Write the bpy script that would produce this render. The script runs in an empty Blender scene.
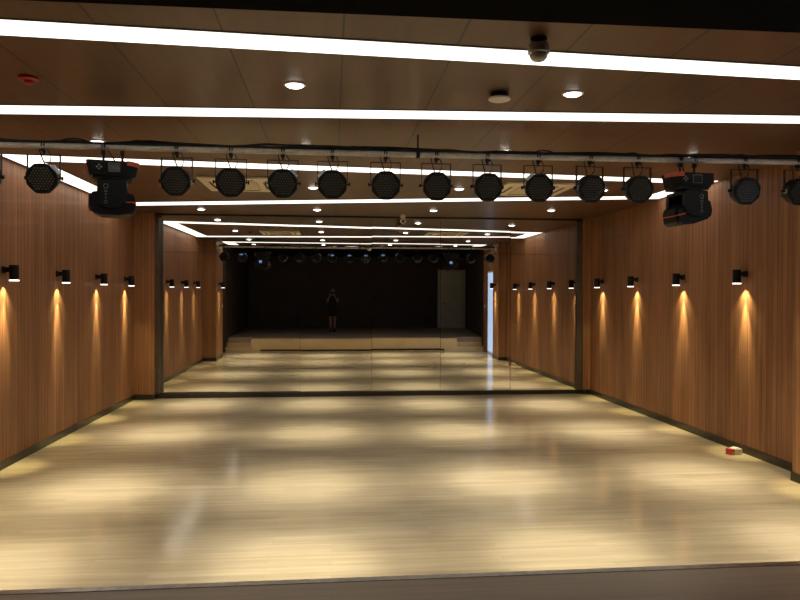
import bpy, bmesh, math, random
from mathutils import Vector, Matrix
random.seed(7)
PI = math.pi
COL = bpy.context.scene.collection
SC = bpy.context.scene

# ------------------------------------------------------------------ measures
H = 1.93                      # camera height above the hall floor
XL, XR = -3.6225, 5.049       # side walls
D = 13.435                    # front of the mirror plinth
YM = 13.28                    # mirror plane
ZC = 3.44                     # ceiling
YS = 3.67                     # stage front
ZS = 0.43                     # stage height
YH = 3.733                    # where the black stage ceiling begins
YB = 6.50                     # lighting bar
ZB = 3.256
YBACK = -2.5                  # stage back wall

# ------------------------------------------------------------------ materials
def mat(name, col, rough=.5, metal=0., emit=None, estr=0., spec=.5, coat=0., coat_r=.1):
    m = bpy.data.materials.new(name); m.use_nodes = True
    b = m.node_tree.nodes['Principled BSDF']
    b.inputs['Base Color'].default_value = (*col, 1)
    b.inputs['Roughness'].default_value = rough
    b.inputs['Metallic'].default_value = metal
    b.inputs['Specular IOR Level'].default_value = spec
    b.inputs['Coat Weight'].default_value = coat
    b.inputs['Coat Roughness'].default_value = coat_r
    if emit:
        b.inputs['Emission Color'].default_value = (*emit, 1)
        b.inputs['Emission Strength'].default_value = estr
    return m

class NT:
    def __init__(s, m):
        s.t = m.node_tree; s.b = s.t.nodes['Principled BSDF']
    def n(s, typ, **kw):
        n = s.t.nodes.new(typ)
        for k, v in kw.items(): setattr(n, k, v)
        return n
    def l(s, a, b): s.t.links.new(a, b)
    def math(s, op, a, b=None, clamp=False):
        n = s.n('ShaderNodeMath', operation=op); n.use_clamp = clamp
        for i, v in enumerate((a, b)):
            if v is None: continue
            if hasattr(v, 'type'): s.l(v, n.inputs[i])
            else: n.inputs[i].default_value = v
        return n.outputs[0]
    def mix(s, fac, a, b, blend='MIX'):
        n = s.n('ShaderNodeMix', data_type='RGBA', blend_type=blend)
        for sock, v in ((n.inputs[0], fac), (n.inputs[6], a), (n.inputs[7], b)):
            if hasattr(v, 'type'): s.l(v, sock)
            elif isinstance(v, tuple): sock.default_value = (*v, 1)
            else: sock.default_value = v
        return n.outputs[2]
    def pos(s):
        g = s.n('ShaderNodeNewGeometry'); x = s.n('ShaderNodeSeparateXYZ')
        s.l(g.outputs['Position'], x.inputs[0]); return g.outputs['Position'], x.outputs
    def noise(s, vec, scale, detail=4, rough=.55, stretch=(1, 1, 1)):
        mp = s.n('ShaderNodeMapping'); mp.inputs['Scale'].default_value = stretch
        s.l(vec, mp.inputs[0])
        n = s.n('ShaderNodeTexNoise'); n.inputs['Scale'].default_value = scale
        n.inputs['Detail'].default_value = detail; n.inputs['Roughness'].default_value = rough
        s.l(mp.outputs[0], n.inputs['Vector']); return n.outputs[0]
    def ramp(s, fac, stops):
        r = s.n('ShaderNodeValToRGB'); e = r.color_ramp.elements
        while len(e) < len(stops): e.new(.5)
        for k, (p, c) in zip(e, stops): k.position = p; k.color = (*c, 1)
        s.l(fac, r.inputs[0]); return r.outputs[0]

def wall_wood(name, dark=(.19, .082, .037), light=(.42, .20, .098), pitch=.094, groove=.45):
    m = mat(name, light, .55, spec=.25, coat=.07, coat_r=.03); t = NT(m)
    P, o = t.pos()
    u = t.math('ADD', o[0], o[1])
    g1 = t.noise(P, 3.0, 6, .6, (9, 9, .35))
    g2 = t.noise(P, 1.1, 3, .5, (2.2, 2.2, .5))
    f = t.math('ADD', t.math('MULTIPLY', g1, .65), t.math('MULTIPLY', g2, .4))
    c = t.ramp(f, [(.3, dark), (.72, light)])
    st = t.math('FRACT', t.math('DIVIDE', u, pitch))
    tri = t.math('ABSOLUTE', t.math('SUBTRACT', st, .5))            # .5 at joints
    line = t.math('MULTIPLY', t.math('SUBTRACT', tri, .40), 10., True)
    st2 = t.math('FRACT', t.math('DIVIDE', u, pitch * .3333))
    tri2 = t.math('ABSOLUTE', t.math('SUBTRACT', st2, .5))
    line2 = t.math('MULTIPLY', t.math('SUBTRACT', tri2, .32), 4., True)
    k = t.math('SUBTRACT', 1., t.math('ADD', t.math('MULTIPLY', line, groove), t.math('MULTIPLY', line2, .22)), True)
    # each batten its own tone
    wn = t.n('ShaderNodeTexWhiteNoise', noise_dimensions='1D')
    t.l(t.math('FLOOR', t.math('DIVIDE', u, pitch)), wn.inputs['W'])
    k2 = t.math('MULTIPLY', k, t.math('ADD', .86, t.math('MULTIPLY', wn.outputs[0], .28)))
    cc = t.n('ShaderNodeCombineColor')
    for i in range(3): t.l(k2, cc.inputs[i])
    t.l(t.mix(1., c, cc.outputs[0], 'MULTIPLY'), t.b.inputs['Base Color'])
    bp = t.n('ShaderNodeBump'); bp.inputs['Strength'].default_value = .25; bp.inputs['Distance'].default_value = .004
    t.l(k, bp.inputs['Height']); t.l(bp.outputs[0], t.b.inputs['Normal'])
    return m

def floor_wood(name, dark, light, rough=.2, row=.125, length=1.25):
    m = mat(name, light, rough, spec=.45); t = NT(m)
    P, o = t.pos()
    br = t.n('ShaderNodeTexBrick'); br.offset = .37; br.offset_frequency = 2
    br.inputs['Scale'].default_value = 1; br.inputs['Brick Width'].default_value = length
    br.inputs['Row Height'].default_value = row; br.inputs['Mortar Size'].default_value = .0012
    br.inputs['Mortar Smooth'].default_value = .3
    br.inputs['Color1'].default_value = (.92, .92, .92, 1); br.inputs['Color2'].default_value = (1.05, 1.05, 1.05, 1)
    br.inputs['Mortar'].default_value = (.8, .78, .74, 1)
    t.l(P, br.inputs['Vector'])
    g = t.noise(P, 2.2, 6, .62, (.5, 9, 1))
    g2 = t.noise(P, .8, 3, .5, (.6, 2.4, 1))
    f = t.math('ADD', t.math('MULTIPLY', g, .6), t.math('MULTIPLY', g2, .42))
    c = t.ramp(f, [(.34, dark), (.68, light)])
    t.l(t.mix(1., c, br.outputs['Color'], 'MULTIPLY'), t.b.inputs['Base Color'])
    r = t.math('ADD', rough - .05, t.math('MULTIPLY', g2, .12)); t.l(r, t.b.inputs['Roughness'])
    w = t.noise(P, 1.6, 2, .5, (.7, 1.6, 1))
    bp = t.n('ShaderNodeBump'); bp.inputs['Strength'].default_value = .12; bp.inputs['Distance'].default_value = .01
    t.l(w, bp.inputs['Height']); t.l(bp.outputs[0], t.b.inputs['Normal'])
    return m

def ceiling_wood(name):
    m = mat(name, (.2, .1, .05), .38, coat=.12, coat_r=.2); t = NT(m)
    P, o = t.pos()
    g = t.noise(P, 2.0, 5, .6, (6, .6, 1))
    g2 = t.noise(P, .9, 3, .5, (1, .8, 1))
    f = t.math('ADD', t.math('MULTIPLY', g, .45), t.math('MULTIPLY', g2, .5))
    c = t.ramp(f, [(.32, (.090, .042, .020)), (.7, (.168, .081, .040))])
    # long joints every .688 m, staggered short ones
    su = t.math('FRACT', t.math('DIVIDE', t.math('ADD', o[0], .6275 + .688 * 10 + .344), .688))
    d1 = t.math('ABSOLUTE', t.math('SUBTRACT', su, .5))
    l1 = t.math('LESS_THAN', d1, .009)
    sv = t.math('FRACT', t.math('DIVIDE', t.math('SUBTRACT', o[1], 5.02 - 1.1), 2.2))
    d2 = t.math('ABSOLUTE', t.math('SUBTRACT', sv, .5))
    l2 = t.math('MULTIPLY', t.math('LESS_THAN', d2, .0022), .5)
    k = t.math('SUBTRACT', 1., t.math('MULTIPLY', t.math('MAXIMUM', l1, l2), .95), True)
    cc = t.n('ShaderNodeCombineColor')
    for i in range(3): t.l(k, cc.inputs[i])
    t.l(t.mix(1., c, cc.outputs[0], 'MULTIPLY'), t.b.inputs['Base Color'])
    return m

def speck(name, a, b, scale, rough=.5, **kw):
    m = mat(name, a, rough, **kw); t = NT(m); P, o = t.pos()
    t.l(t.ramp(t.noise(P, scale, 4), [(.35, a), (.65, b)]), t.b.inputs['Base Color'])
    return m

M = {}
M['wall'] = wall_wood('wall veneer')
M['pilaster'] = wall_wood('pilaster veneer', (.22, .096, .04), (.43, .21, .098), .06, .45)
M['floor'] = floor_wood('hall floor boards', (.385, .305, .185), (.56, .46, .30), .13, .063)
M['stage'] = floor_wood('stage floor boards', (.45, .355, .255), (.62, .5, .37), .3)
M['fascia'] = floor_wood('stage front boards', (.66, .49, .25), (.84, .64, .36), .4, .5, 2.4)
M['ceiling'] = ceiling_wood('ceiling veneer')
M['black'] = speck('stage black', (.003, .0025, .0025), (.004, .0035, .003), 3, .9, spec=.05)
M['stagewall'] = speck('stage dark brown wall', (.040, .024, .019), (.055, .034, .026), 2, .6)
M['base'] = speck('baseboard dark', (.018, .013, .009), (.032, .024, .017), 8, .3)
M['metal_trim'] = speck('brushed trim', (.45, .43, .40), (.6, .58, .55), 20, .28, metal=1.)
M['jamb'] = speck('grey jamb', (.075, .054, .038), (.10, .075, .055), 6, .45)
M['mirror'] = mat('mirror silver', (.86, .86, .83), 0.0, 1.)
M['mirror_edge'] = mat('mirror edge', (.05, .055, .05), .2)
M['blackmetal'] = speck('black powder coat', (.006, .006, .0065), (.010, .010, .0105), 40, .5, spec=.25)
M['blackgloss'] = mat('black gloss plastic', (.006, .006, .007), .3, spec=.3)
M['lens'] = mat('led lens', (.08, .076, .064), .25, spec=.4)
M['pipe'] = speck('galvanised pipe', (.60, .57, .50), (.78, .74, .66), 18, .5, metal=.1)
M['cable'] = mat('cable rubber', (.008, .008, .008), .6)
M['orange'] = mat('orange plastic', (.55, .09, .03), .35)
M['sticker'] = mat('white blue sticker', (.55, .66, .85), .3)
M['bluelit'] = mat('blue display', (.1, .2, .6), .3, emit=(.25, .45, 1.), estr=.55)
M['screen'] = mat('dark screen', (.02, .022, .024), .1)
M['greymark'] = mat('grey marking', (.20, .20, .19), .5)
M['whitemark'] = mat('white marking', (.45, .45, .43), .5)
M['strip'] = mat('strip diffuser', (.9, .9, .88), .5, emit=(1., .955, .86), estr=1.75)
M['stripframe'] = mat('strip frame', (.02, .012, .008), .5)
M['dl_lens'] = mat('downlight lens', (.9, .9, .9), .3, emit=(1., .97, .9), estr=6.)
M['whiteplastic'] = speck('off white plastic', (.80, .77, .70), (.86, .83, .76), 10, .45)
M['cassette'] = speck('cream vent plastic', (.88, .80, .62), (.92, .84, .66), 6, .5)
M['slot'] = mat('vent slot', (.07, .055, .04), .6)
M['grille'] = speck('vent grille', (.6, .52, .38), (.66, .57, .42), 30, .6)
M['red'] = mat('red plastic', (.42, .025, .02), .35)
M['grey'] = mat('grey dome housing', (.70, .66, .58), .4)
M['glassdome'] = mat('smoked dome', (.55, .51, .44), .15, spec=.8)
M['sc_lens'] = mat('sconce lens', (.9, .88, .8), .3, emit=(1., .95, .85), estr=2.5)
M['door'] = speck('grey door', (.78, .79, .70), (.85, .86, .77), 4, .5)
M['doorframe'] = speck('grey door frame', (.6, .61, .55), (.66, .67, .6), 4, .5)
M['corridor'] = mat('corridor paint', (.72, .82, .95), .7)
M['doorway_glow'] = mat('doorway glow', (.5, .58, .7), .4, emit=(.46, .64, 1.), estr=.85)  # added glow in place of the lit corridor wall
M['steel'] = mat('steel handle', (.6, .6, .58), .25, 1.)
M['card_white'] = speck('carton white', (.68, .64, .6), (.75, .7, .66), 30, .4)
M['card_red'] = mat('carton red', (.45, .03, .035), .35)
M['skin'] = speck('skin', (.36, .21, .14), (.40, .25, .17), 20, .5)
M['hair'] = speck('dark hair', (.008, .006, .005), (.016, .012, .010), 60, .4)
M['dress'] = speck('black dress cloth', (.008, .008, .009), (.014, .014, .016), 60, .8)
M['eye'] = mat('eye', (.02, .015, .012), .1)
M['lips'] = mat('lips', (.4, .1, .09), .4)

# ------------------------------------------------------------------ mesh helpers
def V(*a): return Vector(a)
def add_box(bm, x0, x1, y0, y1, z0, z1, mtx=None, bevel=0.):
    vs = [bm.verts.new((x, y, z)) for z in (z0, z1) for y in (y0, y1) for x in (x0, x1)]
    fs = [(0, 2, 3, 1), (4, 5, 7, 6), (0, 1, 5, 4), (2, 6, 7, 3), (0, 4, 6, 2), (1, 3, 7, 5)]
    fl = [bm.faces.new([vs[i] for i in f]) for f in fs]
    if bevel:
        es = list({e for f in fl for e in f.edges})
        r = bmesh.ops.bevel(bm, geom=es, offset=bevel, segments=2, affect='EDGES', profile=.6)
        vs = list({v for f in r['faces'] for v in f.verts} | {v for v in vs if v.is_valid})
    if mtx is not None: bmesh.ops.transform(bm, matrix=mtx, verts=vs)
    return vs
def add_prism(bm, pts, z0, z1, mtx=None):
    n = len(pts)
    a = [bm.verts.new((p[0], p[1], z0)) for p in pts]; b = [bm.verts.new((p[0], p[1], z1)) for p in pts]
    bm.faces.new(a[::-1]); bm.faces.new(b)
    for i in range(n): bm.faces.new((a[i], a[(i + 1) % n], b[(i + 1) % n], b[i]))
    if mtx is not None: bmesh.ops.transform(bm, matrix=mtx, verts=a + b)
    return a + b
def add_lathe(bm, prof, seg=24, mtx=None, cap=True, phase=0., wob=None):
    """profile [(r, z)] about local Z"""
    rings = []; vs = []
    for r, z in prof:
        ring = [bm.verts.new(((wob[k % len(wob)] if wob else 1) * r * math.cos(phase + 2 * PI * k / seg), (wob[k % len(wob)] if wob else 1) * r * math.sin(phase + 2 * PI * k / seg), z)) for k in range(seg)]
        rings.append(ring); vs += ring
    for a, b in zip(rings, rings[1:]):
        for k in range(seg): bm.faces.new((a[k], a[(k + 1) % seg], b[(k + 1) % seg], b[k]))
    if cap: bm.faces.new(rings[0][::-1]); bm.faces.new(rings[-1])
    if mtx is not None: bmesh.ops.transform(bm, matrix=mtx, verts=vs)
    return vs
def add_tube(bm, pts, r, seg=8, mtx=None):
    pts = [Vector(p) for p in pts]; rings = []; vs = []
    up = V(0, 0, 1)
    for i, p in enumerate(pts):
        d = (pts[min(i + 1, len(pts) - 1)] - pts[max(i - 1, 0)]).normalized()
        a = d.cross(up if abs(d.z) < .95 else V(1, 0, 0)).normalized(); b = d.cross(a).normalized()
        rr = r[i] if isinstance(r, (list, tuple)) else r
        ring = [bm.verts.new(p + a * rr * math.cos(2 * PI * k / seg) + b * rr * math.sin(2 * PI * k / seg)) for k in range(seg)]
        rings.append(ring); vs += ring
    for a, b in zip(rings, rings[1:]):
        for k in range(seg): bm.faces.new((a[k], a[(k + 1) % seg], b[(k + 1) % seg], b[k]))
    bm.faces.new(rings[0][::-1]); bm.faces.new(rings[-1])
    if mtx is not None: bmesh.ops.transform(bm, matrix=mtx, verts=vs)
    return vs
def add_ball(bm, c, rad, u=16, v=10, mtx=None):
    r = bmesh.ops.create_uvsphere(bm, u_segments=u, v_segments=v, radius=1.)
    s = rad if isinstance(rad, (tuple, list)) else (rad,) * 3
    m = Matrix.Translation(Vector(c)) @ Matrix.Diagonal((*s, 1))
    if mtx is not None: m = mtx @ m
    bmesh.ops.transform(bm, matrix=m, verts=r['verts'])
    return r['verts']
def build(name, bm, m, parent=None, smooth=None):
    bmesh.ops.recalc_face_normals(bm, faces=bm.faces[:])
    me = bpy.data.meshes.new(name); bm.to_mesh(me); bm.free()
    me.materials.append(m)
    if smooth is not None:
        for p in me.polygons: p.use_smooth = True
        me.set_sharp_from_angle(angle=math.radians(smooth))
    o = bpy.data.objects.new(name, me); COL.objects.link(o)
    if parent: o.parent = parent
    return o
def box(name, m, x0, x1, y0, y1, z0, z1, parent=None, bevel=0.):
    bm = bmesh.new(); add_box(bm, x0, x1, y0, y1, z0, z1, None, bevel); return build(name, bm, m, parent)
def tag(o, label, cat, group=None):
    o['label'] = label; o['category'] = cat
    if group: o['group'] = group
    return o
def thing(name, label, cat, loc=(0, 0, 0), group=None, rotz=0.):
    o = bpy.data.objects.new(name, None); COL.objects.link(o); o.empty_display_size = .1
    o.location = loc; o.rotation_euler = (0, 0, rotz); return tag(o, label, cat, group)
def struct(o, label=None):
    o['kind'] = 'structure'
    if label: o['label'] = label
    return o
def copy_tree(o, parent=None):
    c = o.copy(); COL.objects.link(c)
    if parent: c.parent = parent
    for ch in list(o.children): copy_tree(ch, c)
    return c
def spot(name, parent, loc, energy, size, blend, col, radius=.03, rot=(0, 0, 0)):
    l = bpy.data.lights.new(name, 'SPOT'); l.energy = energy; l.spot_size = math.radians(size); l.spot_blend = blend
    l.color = col; l.shadow_soft_size = radius
    o = bpy.data.objects.new(name, l); COL.objects.link(o); o.parent = parent; o.location = loc; o.rotation_euler = rot
    return o
def rx(a): return Matrix.Rotation(a, 4, 'X')
def ry(a): return Matrix.Rotation(a, 4, 'Y')
def rz(a): return Matrix.Rotation(a, 4, 'Z')
def tr(*a): return Matrix.Translation(Vector(a))

# ------------------------------------------------------------------ the room
struct(box('floor', M['floor'], XL - .1, XR + .1, YS - .02, 13.6, -.1, 0.), 'pale glossy wood board floor of the hall with pools of light')
struct(box('ceiling', M['ceiling'], XL - .1, XR + .1, YH, 13.6, ZC, ZC + .1), 'brown wood panelled ceiling of the hall')
struct(box('ceiling_stage', M['black'], -3.7, 5.9, YBACK - .1, YH - .004, ZC - .006, ZC + .1), 'black ceiling above the stage')
struct(box('wall_left', M['wall'], XL - .12, XL, YS, 13.6, 0, ZC), 'left wall of vertical brown wood battens')
DY0, DY1, DZ = 4.2, 5.6, 2.66
bm = bmesh.new()
add_box(bm, XR, XR + .12, DY1, 13.6, 0, ZC); add_box(bm, XR, XR + .12, YS, DY0, 0, ZC); add_box(bm, XR, XR + .12, DY0, DY1, DZ, ZC)
struct(build('wall_right', bm, M['wall']), 'right wall of vertical brown wood battens')
struct(box('wall_back', M['mirror_edge'], XL - .1, XR + .1, 13.55, 13.67, 0, ZC), 'wall behind the mirror')
# pilasters
PLX, PRX = -3.262, 4.90      # inner faces of the pilasters beside the mirror
def pil(name, x0, x1, y0, y1, label, toe):
    o = struct(box(name, M['pilaster'], x0, x1, y0, y1, 0, ZC), label)
    return o
pil('pilaster_left_far', XL, PLX, 13.15, 13.55, 'wood faced pilaster on the left of the mirror', 0)
pil('pilaster_right_far', PRX, XR, 13.19, 13.55, 'wood faced pilaster on the right of the mirror', 0)
pil('pilaster_left_near', XL, -3.27, 5.45, 6.7, 'wood faced pilaster on the left wall near the stage', 0)
PNX = 4.80
pil('pilaster_right_near', PNX, XR, 6.1, 6.82, 'wood faced pilaster on the right wall near the stage', 0)
struct(box('trim_1', M['jamb'], PLX, PLX + .068, 13.21, YM + .14, .08, ZC - .07), 'grey edge strip on the left pilaster beside the mirror')
struct(box('trim_2', M['jamb'], PRX - .115, PRX, 13.23, YM + .012, .08, ZC - .07), 'grey edge strip on the right pilaster beside the mirror')
# mirror plinth, top shadow gap
struct(box('trim_3', M['base'], PLX, PRX, 13.265, 13.55, 0, .078), 'dark plinth under the mirror')
struct(box('trim_4', M['base'], PLX, PRX, YM - .015, YM + .17, ZC - .03, ZC), 'dark strip along the top of the mirror')
# baseboards
BH = .092
def base(name, boxes, label):
    bm = bmesh.new()
    for b in boxes: add_box(bm, *b)
    struct(build(name, bm, M['base']), label)
t = .012
base('baseboard_left', [(XL, XL + t, 6.7 + t, 13.15, 0, BH), (XL, PLX + t, 13.15 - t, 13.15, 0, BH), (PLX, PLX + t, 13.15, 13.26, 0, BH),
     (XL, -3.27 + t, 6.7, 6.7 + t, 0, BH), (-3.27, -3.27 + t, 5.45, 6.7, 0, BH), (XL, XL + t, YS + .01, 5.45, 0, BH)], 'dark baseboard along the left wall')
base('baseboard_right', [(XR - t, XR, 6.82 + t, 13.19, 0, BH), (PRX - t, XR, 13.19 - t, 13.19, 0, BH), (PRX - t, PRX, 13.19, 13.26, 0, BH),
     (PNX - t, XR, 6.82, 6.82 + t, 0, BH), (PNX - t, PNX, 6.1, 6.82, 0, BH), (XR - t, XR, DY1 + .05, 6.1, 0, BH)], 'dark baseboard along the right wall')

# bright doorway on the right, an added glowing panel stands in for the corridor
bm = bmesh.new()
for y0, y1, z0, z1 in ((DY0 - .06, DY0, 0, DZ + .06), (DY1, DY1 + .06, 0, DZ + .06), (DY0, DY1, DZ, DZ + .06)):
    add_box(bm, XR - .012, XR + .125, y0, y1, z0, z1)
struct(build('door_frame', bm, M['pilaster']), 'wooden frame of the bright doorway')
d1 = struct(box('doorway_panel', M['doorway_glow'], XR + .02, XR + .04, DY0, DY1, 0.004, DZ), 'tall pale blue glowing panel standing in for the lit corridor beyond the doorway')
bm = bmesh.new()
for y in (DY0 + .01, DY1 - .06): add_box(bm, XR + .012, XR + .048, y, y + .05, .004, DZ)
for z in (.004, DZ - .05): add_box(bm, XR + .012, XR + .048, DY0 + .06, DY1 - .06, z, z + .05)
build('panel_rail', bm, M['whiteplastic'], d1)

# stage
SLX, SRX = -2.64, 4.16       # stage block between the two flights
bm = bmesh.new()
add_box(bm, SLX, SRX, YBACK, YS - .012, 0, ZS)
add_box(bm, -3.45, SLX, YBACK, YS - .6, 0, ZS); add_box(bm, SRX, 5.6, YBACK, YS - .6, 0, ZS)
struct(build('stage', bm, M['stage']), 'raised stage with dull brown wood boards')
struct(box('stage_front', M['fascia'], SLX, SRX, YS - .012, YS, .0, ZS - .012), 'tan board front of the stage')
struct(box('trim_5', M['base'], -2.33, 3.72, YS, YS + .006, .02, .075), 'dark slot along the foot of the stage front')
struct(box('trim_6', M['metal_trim'], SLX, SRX, YS - .045, YS + .004, ZS - .014, ZS + .004), 'worn metal edge strip along the stage front')
struct(box('trim_7', M['fascia'], SRX - .55, SRX - .545, YS, YS + .004, .02, ZS - .014), 'joint in the stage front')
for nm, x0, x1, side in (('stair_left', -3.45, SLX, 'left'), ('stair_right', SRX, 5.05, 'right')):
    bm = bmesh.new()
    for k in range(2): add_box(bm, x0, x1, YS - .6, YS - .3 * k, ZS / 3 * k, ZS / 3 * (k + 1))
    struct(build(nm, bm, M['fascia']), f'short flight of tan wooden steps up the stage, {side} wall side')
struct(box('wall_stage_left', M['stagewall'], -3.62, -3.45, YBACK, YS, 0, ZC), 'dark wall on the left of the stage')
bm = bmesh.new()
add_prism(bm, [(5.05, YS - .002), (5.65, YBACK), (5.75, YBACK), (5.75, YS - .002)], 0, ZC)
struct(build('wall_stage_right', bm, M['stagewall']), 'dark wall on the right of the stage')
struct(box('wall_stage_back', M['stagewall'], -3.7, 5.9, YBACK - .12, YBACK, 0, ZC), 'dark wall at the back of the stage')
# grey door at the back of the stage
d = struct(box('door_2', M['door'], 4.52, 5.42, YBACK + .002, YBACK + .05, ZS, 2.82), 'tall grey door in the back wall of the stage')
bm = bmesh.new()
add_box(bm, 5.42, 5.6, YBACK + .002, YBACK + .07, ZS, 2.9); add_box(bm, 4.44, 4.52, YBACK + .002, YBACK + .07, ZS, 2.9); add_box(bm, 4.52, 5.42, YBACK + .002, YBACK + .07, 2.82, 2.9)
build('door_surround', bm, M['doorframe'], d)
bm = bmesh.new(); add_tube(bm, [(4.62, YBACK + .05, 1.5), (4.62, YBACK + .11, 1.5), (4.74, YBACK + .11, 1.5)], .012)
add_lathe(bm, [(.03, 0), (.03, .012)], 16, tr(4.62, YBACK + .05, 1.5) @ rx(-PI / 2)); build('door_handle', bm, M['steel'], d, 40)

# ------------------------------------------------------------------ mirror
mir = thing('wall_mirror', 'wall sized mirror of tall panels between the two wooden pilasters', 'mirror', (0, YM, .08))
seams = [PLX + .07, -1.982, -.608, .755, 2.089, 3.467, PRX - .117]
shift = [-1.6, -1., -.4, .2, .8, 1.2]         # how each panel leans a little off square, in thousandths
for i in range(6):
    for lo, hi in ((.0, 2.652), (2.656, ZC - .03 - .08)):
        x0, x1 = seams[i] + .0018, seams[i + 1] - .0018
        w, h = (x1 - x0) / 2, (hi - lo) / 2
        bm = bmesh.new(); add_box(bm, -w, w, 0, .006, -h, h)
        p = build('mirror_panel', bm, M['mirror'], mir)
        p.location = ((x0 + x1) / 2, (.11, .09, .065, .045, .02, 0.)[i], (lo + hi) / 2)
        p.rotation_euler = ((.0036, .0034, .0032, .0042, .0036, .0014)[i], 0, -shift[i] / 694 / 2)
bm = bmesh.new(); add_box(bm, PLX + .07, PRX - .117, .15, .16, 0, ZC - .12); build('backing_board', bm, M['mirror_edge'], mir)

# ------------------------------------------------------------------ ceiling fittings
def strip_loop(outer, inner, label):
    t = thing('linear_light', label, 'ceiling light', (0, 0, ZC), 'white linear light loops')
    def ring(o, i, z):
        bm = bmesh.new(); return bm
    names = ['near', 'right', 'far', 'left']
    for k in range(4):
        a, b, c, d = outer[k], outer[(k + 1) % 4], inner[(k + 1) % 4], inner[k]
        bm = bmesh.new(); add_prism(bm, [a, b, c, d], -.006, -.001); build('diffuser', bm, M['strip'], t)
    def grow(P, s, e):
        cx = sum(p[0] for p in P) / 4; cy = sum(p[1] for p in P) / 4
        return [(p[0] + e * s * (1 if p[0] > cx else -1), p[1] + e * s * (1 if p[1] > cy else -1)) for p in P]
    O2, I2 = grow(outer, 1, .018), grow(inner, -1, .018)
    bm = bmesh.new()
    for k in range(4):
        add_prism(bm, [outer[k], outer[(k + 1) % 4], O2[(k + 1) % 4], O2[k]], -.004, -.0005)
        add_prism(bm, [inner[k], inner[(k + 1) % 4], I2[(k + 1) % 4], I2[k]], -.004, -.0005)
    build('frame', bm, M['stripframe'], t)
strip_loop([(-3.57, 7.84), (5.02, 8.625), (5.02, 10.31), (-3.57, 12.15)],
           [(-3.27, 8.20), (4.72, 8.86), (4.72, 10.06), (-3.27, 11.71)],
           'white glowing four sided light strip loop in the ceiling nearest the mirror')
strip_loop([(-3.2, 3.925), (4.72, 4.386), (4.72, 5.64), (-3.2, 6.115)],
           [(-2.9, 4.185), (4.42, 4.605), (4.42, 5.42), (-2.9, 5.835)],
           'white glowing four sided light strip loop in the ceiling nearest the stage')

colX = [-2.30, -.27, 1.785, 3.84]; rowY = [5.04, 7.10, 9.70, 12.30]
cname = ['leftmost', 'second from the left', 'third from the left', 'rightmost']
rname = ['row nearest the stage', 'row above the lighting bar', 'row level with the air vents', 'row nearest the mirror']
proto = None
for j, y in enumerate(rowY):
    for i, x in enumerate(colX):
        lab = f'round white recessed downlight, {cname[i]} of the {rname[j]}'
        if j == 3: y = [12.5, 12.34, 12.2, 11.93][i]
        if j == 2: y = [9.9, 9.81, 9.69, 9.58][i]
        if j == 0 and i == 0: x = -2.40
        if proto is None:
            t = proto = thing('downlight', lab, 'ceiling light', (x, y, ZC), 'recessed downlights')
            bm = bmesh.new(); add_lathe(bm, [(.062, -.002), (.066, -.008), (.080, -.006), (.083, 0)], 28, cap=False); build('trim_ring', bm, M['whiteplastic'], t, 40)
            bm = bmesh.new(); add_lathe(bm, [(.063, -.001), (.062, -.006), (.05, -.016), (.028, -.022), (.004, -.024)], 24); build('lens', bm, M['dl_lens'], t, 60)
            spot('downlight_beam', t, (0, 0, -.03), 430, 25, 1., (1., .94, .78), .06)
            spot('downlight_spread', t, (0, 0, -.03), 360, 42, 1., (1., .92, .74), .06)
            spot('downlight_glow', t, (0, 0, -.03), 150, 68, 1., (1., .92, .74), .06)
        else:
            t = copy_tree(proto); t.location = (x, y, ZC); t['label'] = lab

def cassette(x0, x1, y0, y1, label):
    t = thing('air_vent', label, 'air vent', ((x0 + x1) / 2, (y0 + y1) / 2, ZC), 'ceiling air vents')
    w, d = (x1 - x0) / 2, (y1 - y0) / 2
    bm = bmesh.new(); add_box(bm, -w, w, -d, d, -.03, -.0005, None, .008); build('panel', bm, M['cassette'], t, 30)
    bm = bmesh.new(); add_box(bm, -w * .56, w * .56, -d * .56, d * .56, -.036, -.03); g = build('grille', bm, M['grille'], t)
    bm = bmesh.new()
    for k in range(14):
        y = -d * .5 + d * k / 13; add_box(bm, -w * .52, w * .52, y - .006, y + .006, -.039, -.036)
    build('grille_slats', bm, M['cassette'], g)
    for sx, sy, hx, hy in ((0, -.75, .5, .035), (0, .75, .5, .035), (-.75, 0, .035, .5), (.75, 0, .035, .5)):
        bm = bmesh.new(); add_box(bm, w * (sx - hx), w * (sx + hx), d * (sy - hy), d * (sy + hy), -.033, -.029); build('outlet_slot', bm, M['slot'], t)
cassette(-1.72, -.78, 9.0, 10.12, 'square cream air conditioner cassette in the ceiling, left of centre')
cassette(2.31, 3.28, 9.0, 10.08, 'square cream air conditioner cassette in the ceiling, right of centre')

# dome camera near the stage
t = thing('dome_camera', 'grey dome camera hanging in front of the nearest light strip', 'security camera', (1.205, 3.99, ZC)); t.scale = (1.15, 1.15, .95)
bm = bmesh.new(); add_lathe(bm, [(.042, 0), (.042, -.012), (.03, -.015), (.03, -.03)], 24, cap=True); build('mount', bm, M['blackmetal'], t, 40)
bm = bmesh.new(); add_lathe(bm, [(.03, -.028), (.05, -.034), (.054, -.045), (.055, -.088), (.05, -.094)], 28); build('housing', bm, M['grey'], t, 40)
bm = bmesh.new(); add_lathe(bm, [(.047, -.093), (.046, -.104), (.041, -.119), (.031, -.132), (.016, -.14), (.002, -.142)], 28); build('dome', bm, M['glassdome'], t, 60)
# white disc
t = thing('wifi_disc', 'white round disc detector hanging just below the ceiling', 'ceiling detector', (1.24, 5.1, ZC))
bm = bmesh.new(); add_lathe(bm, [(.066, 0), (.066, -.034)], 24); build('mount', bm, M['blackmetal'], t, 40)
bm = bmesh.new(); add_lathe(bm, [(.07, -.03), (.083, -.034), (.083, -.046), (.07, -.052)], 32); build('disc', bm, M['whiteplastic'], t, 40)
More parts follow.
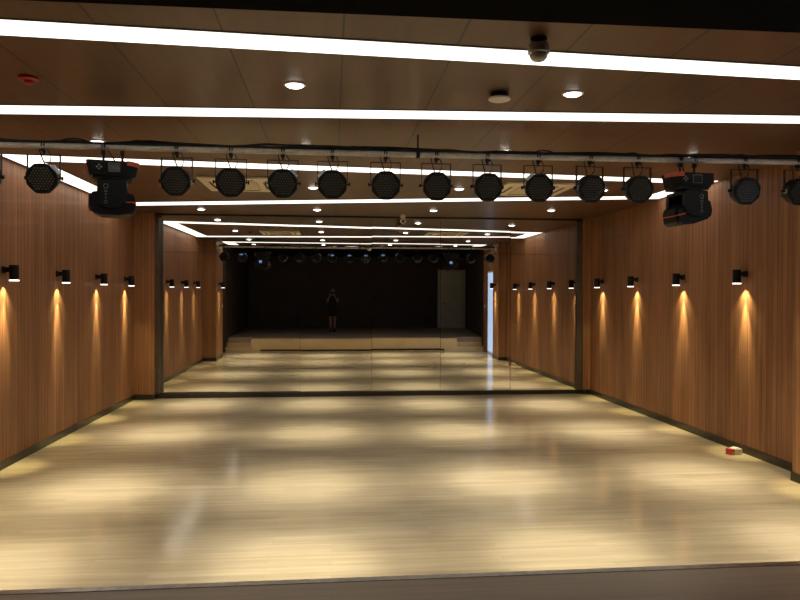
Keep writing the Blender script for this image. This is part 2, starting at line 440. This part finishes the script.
# red detectors
def detector(x, y, label):
    t = thing('smoke_detector', label, 'ceiling detector', (x, y, ZC), 'red ceiling detectors')
    bm = bmesh.new(); add_lathe(bm, [(.066, 0), (.068, -.018), (.05, -.026)], 28); build('base', bm, M['red'], t, 40)
    bm = bmesh.new(); add_lathe(bm, [(.034, -.024), (.034, -.04), (.026, -.05), (.01, -.053)], 24); build('sensor', bm, M['red'], t, 40)
detector(-2.105, 5.06, 'red round detector on the ceiling between the two near light strips')
detector(-2.0, 9.55, 'red round detector on the ceiling left of the air vent')
# camera near mirror
t = thing('dome_camera', 'white two part security camera on the ceiling right by the mirror', 'security camera', (1.31, 12.9, ZC))
bm = bmesh.new(); add_lathe(bm, [(.05, 0), (.05, -.05), (.04, -.06), (.03, -.07)], 24); build('mount', bm, M['whiteplastic'], t, 40)
bm = bmesh.new(); add_ball(bm, (0, .02, -.11), (.062, .062, .058)); build('camera_ball', bm, M['whiteplastic'], t, 80)
bm = bmesh.new(); add_lathe(bm, [(.026, 0), (.026, .02)], 20, tr(0, -.03, -.13) @ rx(PI / 2 + .5)); build('lens', bm, M['blackgloss'], t, 40)

# ------------------------------------------------------------------ lighting bar
bar = thing('lighting_bar', 'long galvanised pipe carrying all the stage lights below the ceiling', 'lighting bar', (0, YB, ZB))
def sag(x): return .012 * ((x - .7) / 4.3) ** 2
bm = bmesh.new(); add_tube(bm, [(x, 0, sag(x)) for x in [-3.266 + 8.062 * k / 24 for k in range(25)]], .027, 14); build('pipe', bm, M['pipe'], bar, 40)
for x in (-3.263, 4.793):
    bm = bmesh.new(); add_lathe(bm, [(.06, -.006), (.06, .006)], 20, tr(x, 0, sag(x)) @ ry(PI / 2)); build('wall_flange', bm, M['pipe'], bar, 40)
for x in (.80,):
    bm = bmesh.new(); add_tube(bm, [(x, 0, sag(x) + .02), (x, 0, ZC - ZB)], .007, 8)
    add_box(bm, x - .018, x + .018, -.034, .034, sag(x) - .034, sag(x) + .034, None, .008)
    build('hanger', bm, M['blackmetal'], bar)
# cables on the bar
bm = bmesh.new()
for c in range(4):
    pts = []; n = 150; ph = random.random() * 6
    for k in range(n + 1):
        x = -3.22 + 7.98 * k / n
        w = 1.1 * max(0, math.sin(x * 1.55 + ph)) ** 3 * .022 + max(0, math.sin(x * 3.7 + ph * 2)) ** 6 * .014
        pts.append((x, (c - 1.5) * .013 + .006 * math.sin(x * 5 + c), sag(x) + .030 + .005 * (c % 2) + w))
    add_tube(bm, pts, .0105, 6)
# a few loops bunched up
for x0, s in ((-2.32, 1.), (-1.75, .9), (.2, .7), (2.02, .8), (2.9, .6), (4.0, .8)):
    pts = [(x0 + s * .12 * math.cos(a) * (1 - .02 * a), .012 * math.sin(3 * a), sag(x0) + .046 + s * .022 * math.sin(a)) for a in [k * .35 for k in range(38)]]
    add_tube(bm, pts, .006, 6)
cab = build('cable_bundle', bm, M['cable'], None, 60); cab.location = (0, YB, ZB)
tag(cab, 'bundle of black cables lying along the top of the lighting bar', 'cable')

# ------------------------------------------------------------------ par cans
PZ = -.292                    # can centre below the pipe
RB = .131
def par_shape(sticker=None, tilt=.22):
    """parts of one can, origin at the pipe; the lens side faces the stage (-Y) and a little down"""
    tl = tr(0, 0, PZ) @ rx(tilt) @ rx(PI / 2)                    # local +Z -> towards -Y
    P = {}
    bm = bmesh.new()
    # octagonal bezel, round body behind it
    add_lathe(bm, [(.10, -.085), (.115, -.07), (.124, -.02), (RB, .02), (RB * 1.03, .035), (RB * 1.03, .062), (RB * .97, .07), (RB * .86, .066)], 24, tl, True, PI / 8, (1.03, .985, .985))
    for k in range(10):                                          # cooling ribs on the back
        a = 2 * PI * k / 10
        add_box(bm, .03, .105, -.004, .004, -.105, -.084, tl @ rz(a))
    P['housing'] = (bm, M['blackmetal'], 25)
    bm = bmesh.new(); add_lathe(bm, [(RB * .87, .060), (RB * .87, .067)], 24, tl); 
    P['face_plate'] = (bm, M['blackgloss'], 30)
    bm = bmesh.new(); s = .0262
    for q in range(-5, 6):
        for r in range(-5, 6):
            if abs(q + r) > 5: continue
            x, y = s * (q + r / 2), s * r * .866
            if x * x + y * y > (.112) ** 2: continue
            add_lathe(bm, [(.0098, .067), (.0088, .071), (.0035, .0735)], 8, tl @ tr(x, y, 0))
    P['lens_array'] = (bm, M['lens'], 60)
    bm = bmesh.new(); w = .138; top = -.080
    for sx in (-1, 1):
        add_box(bm, sx * w - .003, sx * w + .003, -.014, .014, PZ - .012, top)
    add_box(bm, -w - .003, w + .003, -.014, .014, top - .005, top)
    P['yoke'] = (bm, M['blackmetal'], None)
    for sx in (-1, 1):
        bm = bmesh.new()
        add_lathe(bm, [(.007, .116), (.007, .149), (.018, .151), (.018, .161), (.010, .164)], 12, tr(0, 0, PZ) @ ry(sx * PI / 2))
        P['knob' + ('' if sx < 0 else '2')] = (bm, M['blackmetal'], 40)
    bm = bmesh.new()
    arc = [(0, .033 * math.cos(a), .033 * math.sin(a)) for a in [(-.5 + k * .26) for k in range(16)]]
    for dx in (-.011, .011): add_tube(bm, [(p[0] + dx, p[1], p[2]) for p in arc], .006, 6)
    add_box(bm, -.016, .016, -.013, .013, -.062, -.027); add_tube(bm, [(0, 0, -.06), (0, 0, top - .004)], .008, 8)
    add_tube(bm, [(0, -.02, -.05), (0, -.05, -.05)], .005, 6); add_box(bm, -.02, .02, -.055, -.048, -.057, -.043)
    P['clamp'] = (bm, M['pipe'] if False else M['blackmetal'], 40)
    bm = bmesh.new()
    add_tube(bm, [(.03, .0, -.03), (.052, .0, -.07), (.055, .01, -.12), (.03, .03, PZ + .13), (.01, .06, PZ + .10)], .0045, 6)
    add_tube(bm, [(-.02, .01, .03), (-.045, .02, -.04), (-.02, .03, -.12), (.0, .05, PZ + .12)], .0055, 6)
    P['power_lead'] = (bm, M['cable'], 60)
    bm = bmesh.new(); add_box(bm, -.045, .045, -.02, .02, -.092, -.086, tl @ tr(0, .05, 0)); P['display'] = (bm, M['bluelit'], None)
    return P
parX = [-3.205, -2.683, -1.472, -.968, -.476, 0., .516, 1.016, 1.527, 2.046, 2.578, 3.076, 4.222, 4.803]
ords = ['first', 'second', 'third', 'fourth', 'fifth', 'sixth', 'seventh', 'eighth', 'ninth', 'tenth', 'eleventh', 'twelfth', 'thirteenth', 'fourteenth']
plab = {0: 'black LED par can cut off by the left picture edge, first on the bar',
        1: 'black LED par can with silver label, just left of the left moving head light',
        2: 'black LED par can just right of the left moving head light',
        4: 'black LED par can with silver label, fifth from the left on the bar',
        5: 'black LED par can with silver label, sixth from the left, beside a downlight',
        9: 'black LED par can with pale blue label in front of right air vent',
        11: 'black LED par can just left of the right moving head light',
        12: 'black LED par can just right of the right moving head light',
        13: 'black LED par can at the right end of the bar, cut by picture edge'}
stick = {1: .6, 4: .75, 5: 2.35, 9: 2.3, 2: -.1, 10: PI - .05, 13: PI}
lit = {1, 5, 6, 7, 8}
yaws = [.0, .05, -.06, .08, .03, -.02, 0, .04, .06, -.03, .12, .05, .0, .05]
k_ = YB / 6.78
proto = None
for i, x in enumerate(parX):
    lab = plab.get(i, f'black LED par can hanging from the lighting bar, {ords[i]} from the left')
    X = x * k_
    if proto is None:
        t = proto = thing('par_light', lab, 'stage light', (X, YB, ZB + sag(X)), 'black par cans on the lighting bar')
        for n, (bm, m, sm) in par_shape().items():
            n = n.rstrip('2'); build(n, bm, m, t, sm)
    else:
        t = copy_tree(proto); t.location = (X, YB, ZB + sag(X)); t['label'] = lab
    t.rotation_euler = (0, 0, yaws[i])
    for ch in t.children:
        if ch.name.startswith('display') and i not in lit:
            pass
for t in [o for o in bpy.data.objects if o.get('category') == 'stage light']:
    i = min(range(14), key=lambda q: abs(parX[q] * k_ - t.location.x))
    if i not in lit:
        for ch in list(t.children):
            if ch.name.startswith('display'): bpy.data.objects.remove(ch)
    if i in stick:
        a = stick[i]; tl = tr(0, 0, PZ) @ rx(.22) @ rx(PI / 2) @ rz(a)
        bm = bmesh.new(); big = i in (1, 4, 5, 9)
        r = .126
        if big: add_box(bm, r, r + .027, -.042, .042, .005, .058, tl)
        else: add_box(bm, r + .0, r + .012, -.022, .022, -.03, .03, tl)
        s = build('label', bm, M['sticker'] if big else M['whitemark'], t)
        s['label'] = 'pale sticker on the side of the can'

# ------------------------------------------------------------------ moving heads
def moving_head(x, sgn, head_tilt, yaw, label):
    """sgn = +1: orange corner towards +X"""
    t = thing('moving_head_light', label, 'stage light', (x, YB, ZB), 'moving head lights on the bar')
    t.rotation_euler = (0, 0, yaw); t.scale = (.93, .93, 1)
    S = Matrix.Diagonal((sgn, 1, 1, 1))
    zt = -.140                                  # top of the base
    bm = bmesh.new()
    pts = [(-.235, -.11), (-.21, -.155), (.13, -.155), (.17, -.135), (.235, -.06), (.235, .1), (.16, .155), (-.21, .155), (-.235, .11)]
    vs = add_prism(bm, pts, zt - .13, zt, S)
    for v in vs:                               # underside is drawn in
        if v.co.z < zt - .11: v.co.x *= .86; v.co.y *= .92
    vs = add_box(bm, -.17, .17, -.13, .13, zt - .155, zt - .125, S)
    b = build('base', bm, M['blackmetal'], t, 30)
    bm = bmesh.new()                           # orange corner blades
    add_prism(bm, [(.132, -.160), (.176, -.138), (.242, -.06), (.242, .03), (.233, .03), (.225, -.052), (.165, -.125), (.132, -.145)], zt - .035, zt + .004, S)
    add_prism(bm, [(-.243, -.11), (-.236, -.125), (-.23, -.12), (-.237, -.105), (-.237, .10), (-.243, .10)], zt - .10, zt - .03, S)
    o = build('side_trim', bm, M['orange'], b); o['label'] = 'orange trim on the corners of the base'
    bm = bmesh.new(); add_box(bm, -.03, .065, -.1585, -.153, zt - .095, zt - .025, None)
    sc = build('screen', bm, M['screen'], b)
    bm = bmesh.new()
    for x0, x1, z0, z1 in ((-.035, .07, -.024, -.020), (-.035, .07, -.100, -.096), (-.035, -.031, -.1, -.02), (.066, .07, -.1, -.02)):
        add_box(bm, x0, x1, -.160, -.154, zt + z0, zt + z1)
    for cx, cz in ((-.115, .018), (-.115, -.018), (-.097, 0), (-.133, 0)):
        add_box(bm, cx - .009, cx + .009, -.160, -.154, zt - .06 + cz - .006, zt - .06 + cz + .006)
    build('button_marks', bm, M['greymark'], b)
    # clamps
    for cx in (-.085, .085):
        bm = bmesh.new()
        arc = [(cx, .035 * math.cos(a), .035 * math.sin(a)) for a in [(-.5 + k * .26) for k in range(16)]]
        for dx in (-.012, .012): add_tube(bm, [(p[0] + dx, p[1], p[2]) for p in arc], .007, 6)
        add_box(bm, cx - .018, cx + .018, -.016, .016, -.066, -.027); add_tube(bm, [(cx, 0, -.06), (cx, 0, zt + .005)], .011, 8)
        add_box(bm, cx - .035, cx + .035, -.05, .05, zt - .004, zt + .012)
        build('clamp', bm, M['blackmetal'], t, 40)
    bm = bmesh.new(); add_tube(bm, [(-.03, 0, .04), (-.04, .02, -.03), (-.01, .05, -.07), (.03, .08, zt + .01)], .006, 6)
    build('power_lead', bm, M['cable'], t, 60)
    # yoke: turntable and two arms, one on the stage side, one behind
    z0 = zt - .155
    bm = bmesh.new(); add_lathe(bm, [(.13, 0), (.13, -.02)], 28, tr(0, 0, z0)); add_box(bm, -.13, .13, -.15, .15, z0 - .055, z0 - .018, S, .01)
    yk = build('yoke', bm, M['blackmetal'], t, 35)
    pr = [(-.128, -.02), (.125, -.02), (.135, -.10), (.135, -.18), (.10, -.235), (.03, -.262), (-.06, -.262), (-.115, -.235), (-.135, -.17)]
    for yy in (-.175, .12):
        bm = bmesh.new(); add_prism(bm, pr, 0, .055, S @ tr(0, yy + .055, z0) @ rx(PI / 2))
        build('arm', bm, M['blackmetal'], yk, 30)
    # pale upright lettering on the stage side arm, too small to read in full
    bm = bmesh.new(); xx = -.055 * sgn if sgn > 0 else .055
    yy = -.178
    def dash(cx, cz, w, h): add_box(bm, xx + cx - w / 2, xx + cx + w / 2, yy, yy + .006, z0 + cz - h / 2, z0 + cz + h / 2)
    ring = [(.020 * math.cos(a), .020 * math.sin(a)) for a in [k * PI / 6 for k in range(13)]]
    for (a0, b0), (a1, b1) in zip(ring, ring[1:]): add_tube(bm, [(xx + a0, yy + .002, z0 - .075 + b0), (xx + a1, yy + .002, z0 - .075 + b1)], .0035, 5)
    for cz, w, h in ((-.112, .030, .005), (-.124, .030, .005), (-.145, .026, .006), (-.175, .006, .03), (-.205, .028, .005), (-.222, .028, .005)): dash(0, cz, w, h)
    build('lettering', bm, M['greymark'], yk)
    # head between the arms
    hz = z0 - .208
    hm = tr(0, 0, hz) @ S @ ry(head_tilt)
    bm = bmesh.new()
    prof = [(-.205, .06), (-.17, .09), (-.06, .105), (.10, .10), (.19, .07), (.205, .02), (.205, -.06), (.17, -.098), (.05, -.118), (-.12, -.112), (-.18, -.085), (-.205, -.03)]
    add_prism(bm, prof, -.105, .105, hm @ rx(PI / 2))
    add_prism(bm, [(p[0] * .93, p[1] * .90) for p in prof], -.150, .150, hm @ rx(PI / 2) @ tr(0, -.012, 0))
    hd = build('head', bm, M['blackmetal'], t, 30)
    bm = bmesh.new()
    add_box(bm, .02, .205, -.155, -.104, -.004, .007, hm); add_box(bm, .195, .211, -.15, .15, -.004, .007, hm)
    add_prism(bm, [(-.212, .055), (-.206, .055), (-.206, -.03), (-.184, -.082), (-.188, -.088), (-.213, -.03)], -.11, .11, hm @ rx(PI / 2))
    o = build('head_trim', bm, M['orange'], hd); o['label'] = 'orange line round the head'
    bm = bmesh.new(); add_lathe(bm, [(.075, 0), (.075, .012), (.06, .018)], 28, hm @ tr(-.2, 0, -.0) @ ry(-PI / 2)); build('lens', bm, M['screen'], hd, 40)
    bm = bmesh.new(); add_box(bm, -.06, .03, .176, .181, z0 - .16, z0 - .09); build('rear_display', bm, M['bluelit'], yk)
moving_head(-2.06 * k_, 1, 0., .25, 'black moving head light hanging at the left of the lighting bar')
moving_head(3.605 * k_, -1, .26, .10, 'black moving head light with tilted head at the right of the bar')

# ------------------------------------------------------------------ wall sconces
def sconce_parts(t, s):
    """s=+1: on the left wall, arm reaches +X"""
    bm = bmesh.new(); add_box(bm, 0, .014, -.042, .042, .0, .075); build('wall_plate', bm, M['blackmetal'], t)
    bm = bmesh.new(); add_prism(bm, [(.014, -.032), (.045, -.018), (.07, -.028), (.07, .028), (.045, .018), (.014, .032)], .012, .064); build('arm', bm, M['blackmetal'], t)
    bm = bmesh.new()
    add_lathe(bm, [(.047, .09), (.05, .087), (.05, -.085), (.046, -.085), (.046, -.078)], 28, tr(.116, 0, 0), cap=True); build('shade', bm, M['blackmetal'], t, 40)
    bm = bmesh.new(); add_lathe(bm, [(.046, -.0835), (.046, -.0815)], 24, tr(.116, 0, 0)); 
    add_lathe(bm, [(.0502, -.087), (.0502, -.0735)], 28, tr(.116, 0, 0), cap=False)
    build('lens', bm, M['sc_lens'], t, 40)
    for nm, dx, e, sz, tilt in (('sconce_beam', .066, 34., 96, .0), ('sconce_pool', .07, 240., 31, .05)):
        o = spot(nm, t, (dx, 0, -.095), e, sz, 1., (1., .86, .42), .012, (0, tilt, 0))
        l = o.data; l.use_nodes = True; nt = l.node_tree
        fo = nt.nodes.new('ShaderNodeLightFalloff'); fo.inputs['Strength'].default_value = 1.
        nt.links.new(fo.outputs['Quadratic'], nt.nodes['Emission'].inputs['Strength'])
scY = [12.57, 11.10, 9.57, 8.06]
sl = ['closest to the mirror', 'second from the mirror', 'third from the mirror', 'fourth from the mirror, largest in view']
protoS = None
for side, x, s in (('left', XL, 1), ('right', XR, -1)):
    for k in range(5):
        if k < 4: X, Y, lab = x, scY[k], f'black cylinder wall lamp on the {side} wall, {sl[k]}'
        else: X, Y, lab = (-3.27, 6.15, 'black cylinder wall lamp on the left pilaster near the stage, seen in mirror') if s > 0 else (PNX, 6.42, 'black cylinder wall lamp on the right pilaster near the stage, seen in mirror')
        if protoS is None:
            t = protoS = thing('wall_lamp', lab, 'wall lamp', (X, Y, 2.165), 'black downward wall lamps'); sconce_parts(t, 1)
        else:
            t = copy_tree(protoS); t.location = (X, Y, 2.165); t['label'] = lab
        t.rotation_euler = (0, 0, 0 if s > 0 else PI)

# light switches
def switch(x, y, z, s, label):
    t = thing('light_switch', label, 'light switch', (x, y, z), 'white light switches')
    bm = bmesh.new(); add_box(bm, 0, s * .012, -.05, .05, -.05, .05, None, .003); build('plate', bm, M['whiteplastic'], t)
    bm = bmesh.new(); add_box(bm, s * .012, s * .017, -.03, .03, -.035, .035); build('rocker', bm, M['whiteplastic'], t)
switch(-3.27, 5.55, 1.54, 1, 'small white light switch on the left pilaster, seen in mirror')
switch(XR, 3.88, 1.5, -1, 'small white light switch beside the bright doorway, seen in mirror')

# carton on the floor by the right wall
t = thing('carton', 'small white carton with a red end lying by the right baseboard', 'box', (4.88, 8.02, 0), None, .22)
bm = bmesh.new(); add_box(bm, -.03, .085, -.05, .05, 0, .072, None, .006); b = build('carton_body', bm, M['card_white'], t)
bm = bmesh.new(); add_box(bm, -.075, -.028, -.051, .051, 0, .073, None, .006); build('red_end', bm, M['card_red'], t)
bm = bmesh.new(); add_prism(bm, [(-.02, -.05), (.06, -.03), (.05, .045), (-.03, .04)], .073, .079, ry(-.12)); build('flap', bm, M['card_white'], t)
bm = bmesh.new(); add_box(bm, -.065, -.04, -.0525, -.05, .02, .05); add_box(bm, .02, .06, -.0515, -.049, .04, .055); build('printed_patch', bm, M['whitemark'], t)

# ------------------------------------------------------------------ the person taking the picture
def skin_mesh(chains, levels=2):
    """chains: list of [(pos, radius), ...]; first vertex of a chain may repeat an earlier position -> shared"""
    me = bpy.data.meshes.new('tmp'); idx = {}; vs = []; rad = []; es = []
    for ch in chains:
        prev = None
        for p, r in ch:
            key = tuple(round(c, 4) for c in p)
            if key not in idx: idx[key] = len(vs); vs.append(p); rad.append(r)
            if prev is not None: es.append((prev, idx[key]))
            prev = idx[key]
    me.from_pydata(vs, es, [])
    o = bpy.data.objects.new('tmp', me); COL.objects.link(o)
    md = o.modifiers.new('s', 'SKIN'); md.use_smooth_shade = True
    for i, sv in enumerate(me.skin_vertices[0].data):
        r = rad[i]; sv.radius = r if isinstance(r, tuple) else (r, r); sv.use_root = (i == 0)
    sb = o.modifiers.new('b', 'SUBSURF'); sb.levels = levels; sb.render_levels = levels
    dg = bpy.context.evaluated_depsgraph_get(); dg.update()
    ev = o.evaluated_get(dg); out = bpy.data.meshes.new_from_object(ev)
    bpy.data.objects.remove(o)
    return out
person = thing('person', 'person in a short black dress standing on stage holding up a phone', 'person', (0, 0, ZS))
by = -.30                                     # body plane, metres behind the phone
# all in person space: z from the stage floor
hip = (0.02, by, .93)
chains = [
    [(hip, (.145, .10)), ((.02, by, 1.06), (.115, .085)), ((.02, by - .01, 1.2), (.13, .095)), ((.02, by - .01, 1.33), (.12, .085)), ((.02, by, 1.405), (.055, .05)), ((.02, by + .015, 1.47), (.047, .047)), ((.02, by + .03, 1.52), .05)],
]
for s in (-1, 1):
    fy = by + (.05 if s < 0 else -.03)
    chains.append([(hip, (.145, .10)), ((.02 + s * .085, by, .86), .085), ((.02 + s * .082, (by + fy) / 2 + .01, .48), .056), ((.02 + s * .078, fy - .01, .34), .053), ((.02 + s * .075, fy - .01, .09), .034), ((.02 + s * .078, fy + .03, .045), .032), ((.02 + s * .085, fy + .12, .028), .024)])
    sh = (.02 + s * .165, by - .01, 1.355)
    el = (.02 + s * .19, by + .07, 1.14)
    wr = (.005 + s * .085, -.085, 1.415)
    chains.append([((.02, by - .01, 1.33), (.12, .085)), (sh, .052), ((.02 + s * .195, by + .03, 1.25), .043), (el, .036), ((.01 + s * .15, (by + .07 - .085) / 2, 1.28), .033), (wr, .024)])
body = skin_mesh(chains)
bm = bmesh.new(); bm.from_mesh(body)
# head with a face
hc = V(.02, by + .055, 1.575)
vs = add_ball(bm, (0, 0, 0), (.073, .092, .112), 24, 18)
for v in vs:
    x, y, z = v.co
    if z < 0: v.co.x *= 1 - .28 * (-z / .112); v.co.y += .012 * (-z / .112) if y > 0 else .03 * (-z / .112)
    if y > .055 and .005 < z < .03 and abs(abs(x) - .032) < .018: v.co.y -= .007          # eye sockets
add_ball(bm, (0, 0, 0), .001)
for v in vs: v.co += hc
add_prism(bm, [(-.014, 0), (.014, 0), (.004, .045), (-.004, .045)], .08, .104, tr(*hc) @ tr(0, 0, -.024) @ rx(0) @ Matrix(((1, 0, 0, 0), (0, 0, 1, 0), (0, 1, 0, 0), (0, 0, 0, 1))))
for s in (-1, 1):
    add_ball(bm, tuple(hc + V(s * .072, -.005, -.005)), (.01, .02, .032), 10, 8)
    # hands: palm, four fingers and a thumb closing on the sides of the phone
    w = V(.005 + s * .085, -.085, 1.415); palm = V(s * .072, -.062, 1.475)
    add_tube(bm, [w, w.lerp(palm, .5), palm, palm + V(-s * .004, .004, .03)], [.024, .03, .034, .026], 12)
    for f in range(4):
        b0 = palm + V(-s * (.004 + .0), -.004 + .002 * f, .028 - .016 * f)
        L = [.9, 1., .95, .78][f]
        p1 = b0 + V(-s * .012, -.022 * L, .004); p2 = p1 + V(-s * .024 * L, -.006, .0); p3 = p2 + V(-s * .02 * L, .012, -.002)
        add_tube(bm, [b0, p1, p2, p3], [.010, .0092, .0085, .007], 8)
    b0 = palm + V(-s * .006, .014, -.005)
    add_tube(bm, [b0, b0 + V(-s * .014, .004, .02), b0 + V(-s * .026, .002, .042)], [.013, .011, .008], 8)
b = build('body', bm, M['skin'], person)
rm = b.modifiers.new('remesh', 'REMESH'); rm.mode = 'VOXEL'; rm.voxel_size = .0055; rm.use_smooth_shade = True
smn = b.modifiers.new('smooth', 'SMOOTH'); smn.factor = .5; smn.iterations = 2
# face details
for s in (-1, 1):
    bm = bmesh.new(); add_ball(bm, tuple(hc + V(s * .031, .079, .012)), (.011, .006, .006), 10, 8); build('eye', bm, M['eye'], person, 80)
bm = bmesh.new(); add_ball(bm, tuple(hc + V(0, .088, -.055)), (.021, .008, .007), 12, 8); build('mouth', bm, M['lips'], person, 80)
# hair: cap and long fall behind the shoulders
bm = bmesh.new()
vs = add_ball(bm, (0, 0, 0), (.088, .105, .122), 24, 18)
for v in vs:
    if v.co.y > .03 and v.co.z < .06: v.co.y = .03 - .02 * random.random(); v.co.x *= 1.02
    v.co += hc + V(0, -.012, .012)
for k in range(13):
    a = PI * (k / 12) + PI
    x, y = .082 * math.cos(a), .075 * math.sin(a) - .02
    p0 = hc + V(x, y, .03)
    add_tube(bm, [p0, p0 + V(.006 * math.cos(a), -.01, -.12), p0 + V(.02 * math.cos(a), -.035 - .01 * (k % 2), -.24), p0 + V(.012 * math.cos(a), -.04, -.33 - .015 * (k % 3))], [.02, .022, .02, .006], 8)
build('hair', bm, M['hair'], person, 60)
# dress
bm = bmesh.new()
prof = [(.60, .185, .135), (.72, .18, .13), (.86, .172, .128), (.95, .162, .12), (1.06, .132, .102), (1.15, .138, .108), (1.24, .148, .115), (1.32, .15, .105), (1.385, .12, .082)]
rings = []
for z, a, c in prof:
    rings.append([bm.verts.new((.02 + a * math.cos(2 * PI * k / 32) * (1 + (.03 * math.sin(k * 2.4) if z < .8 else 0)), by + c * math.sin(2 * PI * k / 32), z)) for k in range(32)])
for a, c in zip(rings, rings[1:]):
    for k in range(32): bm.faces.new((a[k], a[(k + 1) % 32], c[(k + 1) % 32], c[k]))
for s in (-1, 1):
    add_tube(bm, [(.02 + s * .11, by - .008, 1.362), (.02 + s * .165, by - .008, 1.358), (.02 + s * .19, by + .015, 1.28)], [.058, .063, .056], 14)
dr = build('dress', bm, M['dress'], person, 80)
for s in (-1, 1):
    fy = by + (.05 if s < 0 else -.03)
    bm = bmesh.new()
    add_tube(bm, [(.02 + s * .075, fy - .055, .045), (.02 + s * .076, fy - .01, .05), (.02 + s * .08, fy + .05, .036), (.02 + s * .085, fy + .11, .03), (.02 + s * .087, fy + .165, .024)], [.03, .042, .042, .04, .018], 12)
    add_prism(bm, [(.02 + s * .08 + a * .042, fy + .05 + c * .125) for a, c in [(math.cos(k * PI / 8), math.sin(k * PI / 8)) for k in range(16)]], 0, .016)
    add_box(bm, .02 + s * .075 - .022, .02 + s * .075 + .022, fy - .08, fy - .03, 0, .03)
    build('shoe', bm, M['hair'], person, 60)
ph = thing('phone', 'dark phone held up in front of the face, seen in mirror', 'phone', (0, -.035, H))
bm = bmesh.new(); add_box(bm, -.075, .075, -.004, .004, -.037, .037, None, .003); build('case', bm, M['blackgloss'], ph)
bm = bmesh.new(); add_box(bm, -.07, .07, -.0048, -.0038, -.033, .033); build('screen', bm, M['screen'], ph)
bm = bmesh.new(); add_box(bm, .035, .065, .0035, .0065, .008, .03, None, .001); build('camera_bump', bm, M['blackgloss'], ph)

# ------------------------------------------------------------------ world, camera, colour
w = bpy.data.worlds.new('World'); SC.world = w; w.use_nodes = True
w.node_tree.nodes['Background'].inputs[0].default_value = (.01, .008, .006, 1); w.node_tree.nodes['Background'].inputs[1].default_value = .0

yaw, pitch, roll, f = .0973, .0067, .0025, 693.64
F = V(math.sin(yaw) * math.cos(pitch), math.cos(yaw) * math.cos(pitch), -math.sin(pitch))
R = V(math.cos(yaw), -math.sin(yaw), 0); U = R.cross(F)
R, U = R * math.cos(roll) + U * math.sin(roll), U * math.cos(roll) - R * math.sin(roll)
cam = bpy.data.cameras.new('Camera'); cam.sensor_fit = 'HORIZONTAL'; cam.sensor_width = 36; cam.lens = f / 800 * 36
cam.clip_start = .005; cam.clip_end = 200
co = bpy.data.objects.new('Camera', cam); COL.objects.link(co)
m = Matrix.Identity(4)
for i in range(3): m[i][0] = R[i]; m[i][1] = U[i]; m[i][2] = -F[i]
m[2][3] = H
co.matrix_world = m; SC.camera = co

SC.view_settings.view_transform = 'Standard'; SC.view_settings.look = 'None'
SC.view_settings.exposure = 0.; SC.view_settings.gamma = 1.
SC.cycles.caustics_reflective = False; SC.cycles.caustics_refractive = False
SC.cycles.max_bounces = 10; SC.cycles.diffuse_bounces = 5; SC.cycles.glossy_bounces = 6
SC.cycles.sample_clamp_indirect = 4.
